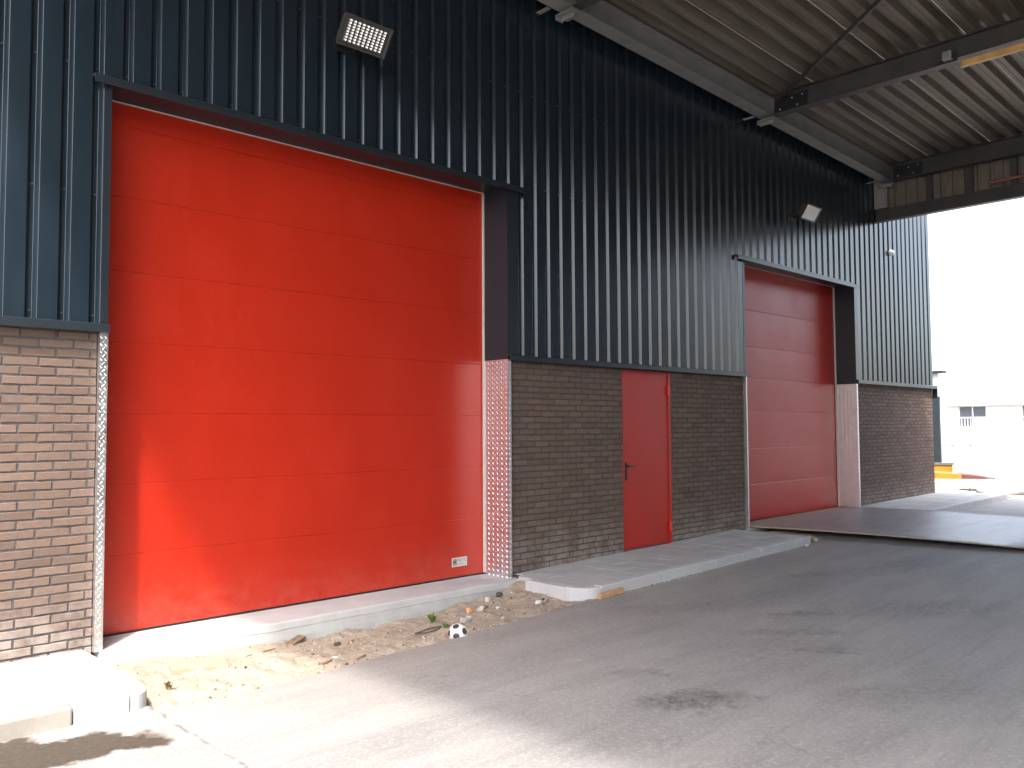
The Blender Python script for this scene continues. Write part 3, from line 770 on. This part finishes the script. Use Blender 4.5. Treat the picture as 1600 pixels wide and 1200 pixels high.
# ------------------------------------------------------------------ lamps and small fittings
def floodlight(tl, width, slope_y, slope_z, label, cells, hous):
    """tl: upper left corner of the front frame; the face leans back towards the wall below"""
    L = tag(empty('floodlight', tl), label, 'floodlight', 'floodlights on the cladding')
    H = math.hypot(slope_y, slope_z); ang = math.atan2(slope_y, slope_z)
    T = Matrix.Rotation(ang, 4, 'X')                               # local: x right, z up in the face, y into the lamp
    def put(mb): mb.v = [tuple(T @ Vector(v)) for v in mb.v]; return mb
    q = MB(); dep = .11; b = .012
    pr_front = [(0, 0), (width, 0), (width, -H), (0, -H)]
    ins = .045
    q.v += [(x, 0, z) for x, z in pr_front]; q.v += [(min(max(x, ins), width-ins), dep, min(max(z, -H+ins), -ins)) for x, z in pr_front]
    q.v += [(min(max(x, .014), width-.014), 0, min(max(z, -H+.014), -.014)) for x, z in pr_front]
    q.v += [(min(max(x, .02), width-.02), .012, min(max(z, -H+.02), -.02)) for x, z in pr_front]
    for j in range(4):
        k = (j+1) % 4
        q.f += [(j, k, 4+k, 4+j), (j, 8+j, 8+k, k), (8+j, 12+j, 12+k, 8+k)]; q.mi += [0, 0, 0]
    q.f.append((4, 5, 6, 7)); q.mi.append(0)
    put(q).build('housing', hous, L)
    fa = MB(); fa.quad([(.02, .0122, -.02), (width-.02, .0122, -.02), (width-.02, .0122, -H+.02), (.02, .0122, -H+.02)])
    put(fa).build('reflector_panel', 'lampface' if cells else 'whiteface', L)
    nx, nz = cells or (9, 8)
    me = MB(); mx, mz = (.052, .036)
    px, pz = (width-2*mx)/nx, (H-2*mz)/nz
    cm = MB(); a, c = px*.60, pz*.60                                # one shallow faceted mirror cell
    cm.v += [(-a/2, .0, -c/2), (a/2, 0, -c/2), (a/2, 0, c/2), (-a/2, 0, c/2), (-a/2, -.012, -c/2), (.02*a, -.0006, -c/2), (a/2, -.0125, -c/2), (-a/2, -.012, c/2), (.02*a, -.0006, c/2), (a/2, -.0125, c/2)]
    cm.f += [(4, 5, 8, 7), (5, 6, 9, 8), (0, 4, 7, 3), (1, 2, 9, 6), (0, 1, 6, 5, 4), (3, 7, 8, 9, 2)]; cm.mi += [0]*6
    put(cm); cme = cm.mesh('reflector_cell', 'cell' if cells else 'white')
    for i in range(nx):
        for j in range(nz):
            p = T @ Vector((mx+(i+.5)*px, .0115, -mz-(j+.5)*pz)); link('reflector_cell', cme, L, tuple(p))
    yb = -tl[1]
    s = MB(); cz = -H*.30
    s.box(width/2-.09, .12, cz-.03, width/2-.075, yb-.005, cz+.03); s.box(width/2+.075, .12, cz-.03, width/2+.09, yb-.005, cz+.03); s.box(width/2-.11, yb-.012, cz-.06, width/2+.11, yb, cz+.06)
    s.build('bracket', 'black', L)
    return L
floodlight((1.595, -.42, 5.123), .505, .150, .219, 'large grey floodlight with a grid of bright cells above the wide front door', (9, 8), 'lampbody')
floodlight((9.852, -.42, 4.954), .46, .13, .206, 'small pale floodlight above the far roller door', None, 'lampbody')
o = tag(empty('alarm_dome', (13.90, 0, 4.82)), 'small white alarm dome on the ribbed cladding beyond the canopy', 'alarm')
MB().cyl((0, .0, 0), (0, -.025, 0), .062, 16).build('base', 'white', o)
bm = bmesh.new(); bmesh.ops.create_uvsphere(bm, u_segments=16, v_segments=10, radius=.055); me = bpy.data.meshes.new('dome'); bm.to_mesh(me); bm.free(); me.materials.append(M['white'])
for p in me.polygons: p.use_smooth = True
q = link('dome', me, o, (0, -.028, 0))
o = tag(empty('tube_light', (8.87, -2.93, zb(8.87))), 'yellowed tube light fixed along the underside of the canopy beam', 'tube light')
MB().bbox(-.055, -1.62, -.055, .055, 0, -.001, .006).build('housing', 'steel_l', o)
t = MB(); t.prism([(-.05, -.056), (-.045, -.10), (-.03, -.118), (.03, -.118), (.045, -.10), (.05, -.056)], -1.58, -.03, 'y'); t.build('diffuser', 'ytube', o)
for yy in (-.03, -1.60): MB().bbox(-.054, yy-.012, -.122, .054, yy+.012, -.056, .004).build('end_cap', 'steel_l', o)
o = tag(empty('junction_box', (8.86, -2.80, zb(8.86)+.02)), 'small pale junction box on the beam beside the tube light', 'junction box')
MB().bbox(-.035, -.055, 0, .05, .055, .11, .008).build('box', 'steel_l', o)
t = MB()
for zz in (.03, .055, .08): t.cyl((0, -.055, zz), (0, -.085, zz), .010, 8)
t.build('cable_gland', 'blackpl', o)
t = MB(); t.cyl((0, .055, .05), (0, .16, .005), .006, 6); t.build('cable', 'blackpl', o)

# ------------------------------------------------------------------ steel plate at the far door
m = MB(); top = [(8.69, .33, .106), (12.27, .33, .130), (13.0, -3.65, .105), (9.32, -3.65, .070)]
NX = 10; grid = []
for i in range(NX+1):
    for j in range(NX+1):
        a, c = i/NX, j/NX
        p = [(top[0][q]*(1-a)+top[1][q]*a)*(1-c)+(top[3][q]*(1-a)+top[2][q]*a)*c for q in range(3)]
        p[2] += .028*math.sin(math.pi*c)*(1-.4*a)
        grid.append(p)
m.v += [tuple(p) for p in grid]+[(p[0], p[1], p[2]-.016) for p in grid]; n = len(grid); S = NX+1
for i in range(NX):
    for j in range(NX):
        m.f += [(i*S+j, (i+1)*S+j, (i+1)*S+j+1, i*S+j+1), (n+i*S+j, n+i*S+j+1, n+(i+1)*S+j+1, n+(i+1)*S+j)]; m.mi += [0, 0]
for i in range(NX):
    for a, c in ((i*S, (i+1)*S), (i*S+NX, (i+1)*S+NX), (i, i+1), (NX*S+i, NX*S+i+1)): m.f.append((a, c, n+c, n+a)); m.mi.append(0)
tag(m.build('steel_plate', 'plate'), 'large rust-edged steel plate laid as a ramp before the far roller door', 'steel plate')

# ------------------------------------------------------------------ loose things on the sand and kerb
def lump(name, mat, x, y, sx, sy, sz, label, cat, seed, z=None, group=None, rz=0, flat=.0, sub=2):
    rnd = random.Random(seed*17); bm = bmesh.new()
    for q in range(15):
        d = Vector((rnd.gauss(0, 1), rnd.gauss(0, 1), rnd.gauss(0, 1))).normalized()*rnd.uniform(.72, 1.05)
        bm.verts.new((d.x*sx, d.y*sy, d.z*sz))
    res = bmesh.ops.convex_hull(bm, input=list(bm.verts)); bmesh.ops.delete(bm, geom=[v for v in bm.verts if not v.link_faces], context='VERTS')
    bmesh.ops.bevel(bm, geom=list(bm.edges), offset=min(sx, sy, sz)*.09, segments=1, affect='EDGES')
    me = bpy.data.meshes.new(name); bm.to_mesh(me); bm.free(); me.materials.append(M[mat])
    o = link(name, me, None, (x, y, (sandz(x, y) if z is None else z)+sz*.55)); o.rotation_euler = (random.uniform(-.2, .2), random.uniform(-.2, .2), rz)
    return tag(o, label, cat, group)
lump('brick_fragment', 'brickbit', 2.86, -.55, .05, .04, .038, 'orange brick fragment on the sand behind the football', 'brick fragment', 3)
lump('rubble', 'palestone', 2.99, -.56, .055, .05, .042, 'pale broken stone right beside the orange brick fragment', 'stone', 4)
lump('rubble', 'stone', 2.58, -.82, .06, .045, .05, 'grey stone lump just behind the football', 'stone', 6)
lump('rubble', 'palestone', 2.66, -.77, .035, .03, .045, 'white chip leaning on the grey lump behind the football', 'stone', 7)
lump('rubble', 'oldwood', 3.13, -.45, .05, .04, .035, 'brown clod between pale stones near the tread plate', 'stone', 8)
lump('rubble', 'stone', 3.18, -.60, .035, .03, .028, 'small grey stone in front of the brown clod', 'stone', 9)
lump('rubble', 'darkstone', 3.52, -.24, .06, .045, .035, 'dark rounded stone close to the end of the door sill', 'stone', 10)
lump('rubble', 'palestone', 3.32, -.30, .042, .035, .035, 'bright white chunk on the sand near the tread plate', 'stone', 11)
lump('rubble', 'palestone', 3.52, -.79, .045, .035, .026, 'pale rubble piece next to the kerb corner', 'stone', 12)
lump('rubble', 'stone', 3.62, -.80, .035, .03, .026, 'grey pebble touching the pale rubble by the kerb corner', 'stone', 13)
lump('rubble', 'darkstone', 3.66, -.72, .025, .02, .018, 'black pebble by the kerb corner', 'stone', 14)
lump('rubble', 'darkstone', 1.39, -.66, .042, .034, .026, 'dark clod beside a wooden stick in the sand', 'stone', 15)
lump('rubble', 'stone', 2.86, -1.00, .03, .03, .022, 'grey pebble at the asphalt edge right of the football', 'stone', 16)
lump('rubble', 'palestone', -.215, -1.345, .045, .03, .025, 'pale crumb of concrete at the foot of the white kerb corner', 'stone', 17, z=-.115)
lump('rubble', 'palestone', -.14, -1.37, .025, .02, .018, 'smaller pale crumb beside the white kerb corner', 'stone', 18, z=-.115)
lump('rubble', 'oldwood', 8.47, -1.02, .09, .06, .05, 'brown clod of rubble at the end of the kerb', 'rubble', 19, z=.0)
lump('rubble', 'stone', 8.60, -1.05, .06, .04, .035, 'grey stone beside the brown clod at the kerb end', 'rubble', 20, z=.0)
lump('rubble', 'palestone', 8.12, -1.15, .045, .03, .03, 'pale lump lying against the kerb near its end', 'rubble', 21, z=-.01)
lump('litter', 'white', 1.16, -1.0, .042, .022, .012, 'flat white scrap of litter on the sand', 'litter', 22, rz=.5)
def stick(name, mat, a, c, rad, label, cat):
    a, c = Vector((a[0], a[1], sandz(a[0], a[1])+rad*.8 if len(a) < 3 else a[2])), Vector((c[0], c[1], sandz(c[0], c[1])+rad*.8 if len(c) < 3 else c[2]))
    m = MB(); mid = (a+c)/2+Vector((.008, -.005, .006)); m.cyl(a, mid, rad, 6, 0, rad*.95); m.cyl(mid, c, rad*.95, 6, 0, rad*.7)
    return tag(m.build(name, mat), label, cat)
stick('stick', 'wood', (1.47, -.68), (1.58, -.60), .011, 'short pale wooden stick next to the dark clod', 'stick')
stick('stick', 'oldwood', (1.24, -1.17), (1.34, -1.13), .010, 'brown stick near the asphalt edge by the white litter', 'stick')
stick('stick', 'oldwood', (.98, -1.12), (1.07, -1.10), .010, 'short brown twig left of the white litter', 'stick')
stick('stick', 'oldwood', (.75, -.42), (1.02, -.36), .006, 'thin straw lying towards the door sill in the sun', 'stick')
m = MB(); pts = [(2.05, -.80), (2.14, -.84), (2.25, -.85), (2.33, -.80), (2.24, -.77), (2.13, -.77), (2.06, -.79)]
for a, c in zip(pts, pts[1:]): m.cyl((a[0], a[1], sandz(*a)+.012), (c[0], c[1], sandz(*c)+.012), .006, 6)
tag(m.build('wire_loop', 'darkstone'), 'dark loop of wire lying on the sand left of the football', 'wire')
m = MB(); m.bbox(-.10, -.035, -.012, .10, .035, .012, .004)
o = m.build('board_scrap', 'oldwood', None, (1.25, -.27, sandz(1.25, -.27)+.02)); o.rotation_euler = (.1, -.1, .5); tag(o, 'brown scrap of board against the sill footing', 'board')
m = MB(); m.bbox(-.19, -.11, -.02, .19, .11, .02, .006)
for i, v in enumerate(m.v): m.v[i] = (v[0]+.015*noise.noise((v[0]*20, v[1]*20, 0)), v[1]+.015*noise.noise((v[0]*20, v[1]*20, 5)), v[2])
o = m.build('broken_slab', 'reddish', None, (.31, -.57, sandz(.31, -.57)+.012)); o.rotation_euler = (.05, .06, -.25); tag(o, 'reddish broken slab half sunk in the sunlit sand', 'slab')
def weed(x, y, h, n, mat, label, seed):
    rnd = random.Random(seed); r_ = tag(empty('weed', (x, y, sandz(x, y))), label, 'weed')
    m = MB()
    for i in range(n):
        a = rnd.random()*6.28; l = h*rnd.uniform(.5, 1.1); sp = rnd.uniform(.15, .8); wd = h*rnd.uniform(.08, .16)
        d = Vector((math.cos(a)*sp, math.sin(a)*sp, 1)).normalized(); sd = Vector((-math.sin(a), math.cos(a), 0))
        p0 = Vector((rnd.uniform(-.012, .012), rnd.uniform(-.012, .012), -.004)); p1 = p0+d*l*.55; p2 = p1+(d+Vector((math.cos(a), math.sin(a), -.3))*.6).normalized()*l*.45
        m.quad([p0-sd*wd*.25, p0+sd*wd*.25, p1+sd*wd, p1-sd*wd]); m.quad([p1-sd*wd, p1+sd*wd, p2])
    m.build('leaves', mat, r_)
    m = MB(); m.cyl((0, 0, -.01), (.004, .003, h*.5), .004, 5); m.build('stem', mat, r_)
weed(2.47, -.50, .11, 26, 'leaf', 'taller green weed in front of the sill footing', 1)
weed(2.38, -.80, .06, 22, 'leaf', 'low green weed between the wire loop and the football', 2)
weed(-.06, -.98, .09, 9, 'dryleaf', 'dry sprig in the sunlit sand near the white kerb corner', 3)
weed(1.22, -.25, .05, 8, 'leaf', 'tiny green weed at the scrap of board', 4)
# football, half sunk at the asphalt edge
bm = bmesh.new(); bmesh.ops.create_icosphere(bm, subdivisions=1, radius=1); ico = []
b2 = bmesh.new(); bmesh.ops.create_icosphere(b2, subdivisions=1, radius=1); ico = [v.co.normalized() for v in b2.verts if len(v.link_edges) == 5]; b2.free(); bm.free()
bm = bmesh.new(); bmesh.ops.create_icosphere(bm, subdivisions=5, radius=.080)
for fc in bm.faces:
    d = fc.calc_center_median().normalized(); fc.smooth = True
    fc.material_index = 1 if max(d.dot(a) for a in ico) > .940 else 0
for v in bm.verts:
    d = v.co.normalized(); s_ = sorted((d.dot(a) for a in ico), reverse=True)
    if abs(s_[0]-.940) < .008 or (s_[0] < .935 and s_[0]-s_[1] < .02): v.co *= .985
    dent = max(0, d.dot(Vector((.45, -.65, .62)).normalized())-.72); v.co *= 1-.55*dent
me = bpy.data.meshes.new('football'); bm.to_mesh(me); bm.free(); me.materials.append(M['ballw']); me.materials.append(M['ballb'])
o = link('football', me, None, (2.15, -1.235, -.088)); o.rotation_euler = (.5, .35, .9)
tag(o, 'white football with black patches half sunk in sand at the asphalt edge', 'football')
m = MB(); m.bbox(0, -.025, 0, .36, .025, .05, .003); o = m.build('timber_offcut', 'wood', None, (3.99, -1.150, -.092)); o.rotation_euler = (0, -.03, .035)
tag(o, 'yellow timber batten lying along the foot of the kerb', 'timber')
st = MB()
for i in range(90):
    x = random.uniform(4.0, 5.6) if i < 65 else random.uniform(5.6, 8.2); y = -1.12-abs(random.gauss(0, .028)); rr = random.uniform(.004, .012); k = len(st.v); a = random.random()*3
    for dx, dy, dz in ((1, 0, 0), (-.5, .8, .1), (-.6, -.8, 0), (0, 0, .9), (.1, .1, -.8)):
        st.v.append((x+rr*(dx*math.cos(a)-dy*math.sin(a))*random.uniform(.7, 1.4), y+rr*(dx*math.sin(a)+dy*math.cos(a)), asp(x)+rr*.2+rr*dz))
    mi = random.choice((0, 0, 1, 2, 3, 3))
    for q in ((0, 1, 3), (1, 2, 3), (2, 0, 3), (1, 0, 4), (2, 1, 4), (0, 2, 4)): st.f.append(tuple(k+t for t in q)); st.mi.append(mi)
tag(st.build('gravel', ['stone', 'palestone', 'darkstone', 'sandstone']), 'crumbs of rubble along the kerb by the timber batten', kind='stuff')

# ------------------------------------------------------------------ far yard
rz = math.atan2(.86, -.52)                                          # ramp axis seen from its tip
ramp = tag(empty('loading_ramp', (22.25, .80, asp(22)), math.atan2(3.0, -1.72)), 'yellow steel ramp wedge with a red tip lying behind the brick corner', 'ramp')
m = MB(); Lr, wd = 3.4, -1.3
def wedge(x0, x1, mi, y0=0., y1=wd):
    h = lambda x: .035+.145*x/1.35 if x < 1.35 else .18+.10*(x-1.35)/2
    m.v.extend([(x0, y0, 0), (x1, y0, 0), (x1, y0, h(x1)), (x0, y0, h(x0)), (x0, y1, 0), (x1, y1, 0), (x1, y1, h(x1)), (x0, y1, h(x0))]); i = len(m.v)-8
    for q in ((0, 1, 2, 3), (4, 7, 6, 5), (3, 2, 6, 7), (0, 4, 5, 1), (1, 5, 6, 2), (0, 3, 7, 4)): m.f.append(tuple(i+t for t in q)); m.mi.append(mi)
wedge(0, .22, 2); wedge(.221, .80, 1); wedge(.801, Lr, 0)
m.build('deck', ['yellow', 'redox', 'dgrey'], ramp)
m = MB(); m.box(.75, wd-.10, .02, Lr, wd-.012, .31); m.build('side_rail', 'yellow', ramp)
m = MB(); m.box(.72, wd-.13, .312, Lr, wd+.02, .37); m.build('rail_cap', 'dgrey', ramp)
FB = tag(empty('far_building', (56.8, 13.8, .14), math.atan2(-4.61, -.80)), 'low white building with a flat cream roof across the bright yard', 'building')
# local x runs along the facade towards the camera's right, local y points away from the yard
HB = 2.62; LB = 16.
for a, c, z0, z1 in ((0, .72, 0, HB), (.72, 2.50, 0, 1.22), (2.50, 4.60, 0, HB), (4.60, 6.2, 0, 1.22), (6.2, LB, 0, HB)): pass
m = MB(); wy = .0
for a, c, z0, z1 in ((0, .72, -.2, HB), (.72, 2.50, -.2, 1.22), (2.50, 4.60, -.2, HB), (4.60, 6.2, -.2, 1.22), (6.2, LB, -.2, HB)): m.box(a, 0, z0, c, .25, z1)
m.box(0, .25, -.2, .25, 6, HB); m.box(0, 6, -.2, LB, 6.2, HB)
m.build('wall', 'render', FB)
MB().box(-.45, -.45, HB+.002, LB+.4, 6.5, HB+.30).build('roof', 'roofw', FB)
for x0, x1, first in ((.72, 2.50, True), (4.60, 6.2, False)):
    wn = empty('window', (x0, 0, 1.22), parent=FB); ww = x1-x0; hh = HB-1.22
    fr = MB(); t = .06
    fr.box(0, .05, 0, ww, .14, t); fr.box(0, .05, hh-t, ww, .14, hh); fr.box(0, .05, t, t, .14, hh-t); fr.box(ww-t, .05, t, ww, .14, hh-t)
    fr.box(ww*.5-.035, .05, t, ww*.5+.035, .14, hh-t); fr.box(t, .06, hh*.46-.04, ww*.5-.035, .135, hh*.46+.04); fr.box(ww*.5+.035, .06, hh*.46-.04, ww-t, .135, hh*.46+.04)
    fr.build('window_frame', 'render', wn)
    for a, c, z0, z1, mt in ((t, ww*.5-.035, hh*.46+.04, hh-t, 'glass'), (ww*.5+.035, ww-t, hh*.46+.04, hh-t, 'glass'), (t, ww*.5-.035, t, hh*.46-.04, 'glass'), (ww*.5+.035, ww-t, t, hh*.46-.04, 'blind')):
        MB().box(a, .09, z0, c, .11, z1).build('pane', mt, wn)
    for i in range(4): MB().box(.16+i*.19, .03, t, .22+i*.19, .055, hh*.46-.045).build('window_bar', 'render', wn)
    MB().box(t, .15, 0, ww-t, .35, hh).build('room_shade', 'dgrey', wn)
o = MB().box(0, 0, -.3, .25, 9, 3.3).build('horizon_cover_wall', 'render', None, (66, 12.6, .15)); tag(o, 'plain white wall added to hide the dark horizon sky between the brick corner and the low white building', 'wall')  # added white wall, covers the dark sky band low on the horizon
def fence_post(x, y, h, mat, label, group=None):
    o = tag(empty('fence_post', (x, y, asp(x))), label, 'post', group or 'posts before the white building')
    MB().bbox(-.045, -.045, -.1, .045, .045, h, .01).build('shaft', mat, o)
    MB().bbox(-.10, -.10, -.02, .10, .10, .10, .02).build('foot', 'oldwood', o)
    MB().cyl((0, 0, h), (0, 0, h+.06), .05, 8, 0, .02).build('cap', 'redox', o)
fence_post(55.9, 13.25, .75, 'oldkerb', 'pale post standing before the left end of the white building')
fence_post(56.5, 12.35, .70, 'oldkerb', 'pale post between the dark post and the building end')
fence_post(56.75, 11.95, .78, 'oldwood', 'dark brown post before the white building')
fence_post(56.9, 11.6, .72, 'oldkerb', 'pale post just right of the dark brown post')
fence_post(57.5, 10.75, .74, 'stone', 'grey post before the blank white wall')
for i in range(3):
    o = MB().bbox(-1.1, -.11, 0, 1.1, .11, .11, .01).build('plank', ('oldwood', 'wood', 'stone')[i], None, (58.3-.05*i, 9.75, asp(58)+i*.125)); o.rotation_euler = (0, 0, -1.0+.06*i)
    tag(o, ('bottom', 'middle', 'top')[i]+' plank of the small pile near the white building', 'plank', 'planks piled in the yard')
o = tag(empty('marker_stand', (24.4, 1.45, asp(24.4))), 'small faded orange stand with a tilted arm on the bright yard', 'stand')
MB().cyl((0, 0, 0), (0, 0, .06), .10, 10, 0, .05).build('foot', 'orange', o)
MB().cyl((0, 0, .06), (.01, 0, .19), .014, 8).build('stem', 'white', o)
m = MB(); m.box(-.012, -.13, .185, .012, .10, .215); m.v = [(v[0], v[1], v[2]-v[1]*.25) for v in m.v]; m.build('arm', 'orange', o)
lump('rubble', 'stone', 18.1, .12, .17, .22, .10, 'pale rubble lump with a dark hollow past the brick corner', 'rubble', 31, z=asp(18)-.02)
lump('rubble', 'darkstone', 17.95, -.02, .10, .10, .07, 'dark stone in front of the pale rubble lump', 'rubble', 32, z=asp(18)-.02)
m = MB(); m.bbox(-.42, -.30, -.025, .42, .30, .025, .008); o = m.build('concrete_slab', 'oldkerb', None, (17.45, -.78, asp(17)+.06)); o.rotation_euler = (.10, -.12, -.6)
tag(o, 'tilted grey slab fragment beyond the far pavement end', 'slab')
lump('rubble', 'stone', 16.75, -1.05, .13, .12, .05, 'grey rubble heap at the end of the far kerb', 'rubble', 33, z=asp(16.7)-.01)
SH = tag(empty('shed', (30, 5.0, .13)), 'dark green shed with a flat roof just behind the brick corner', 'shed')
MB().box(0, -.13, -.2, .12, 4, 2.45).build('wall', 'teal', SH)
MB().box(.02, -.10, 2.452, .12, 4, 3.28).build('fascia_board', 'render', SH)
MB().box(-.2, -.34, 3.285, .2, 4.2, 3.37).build('roof', 'teal', SH)
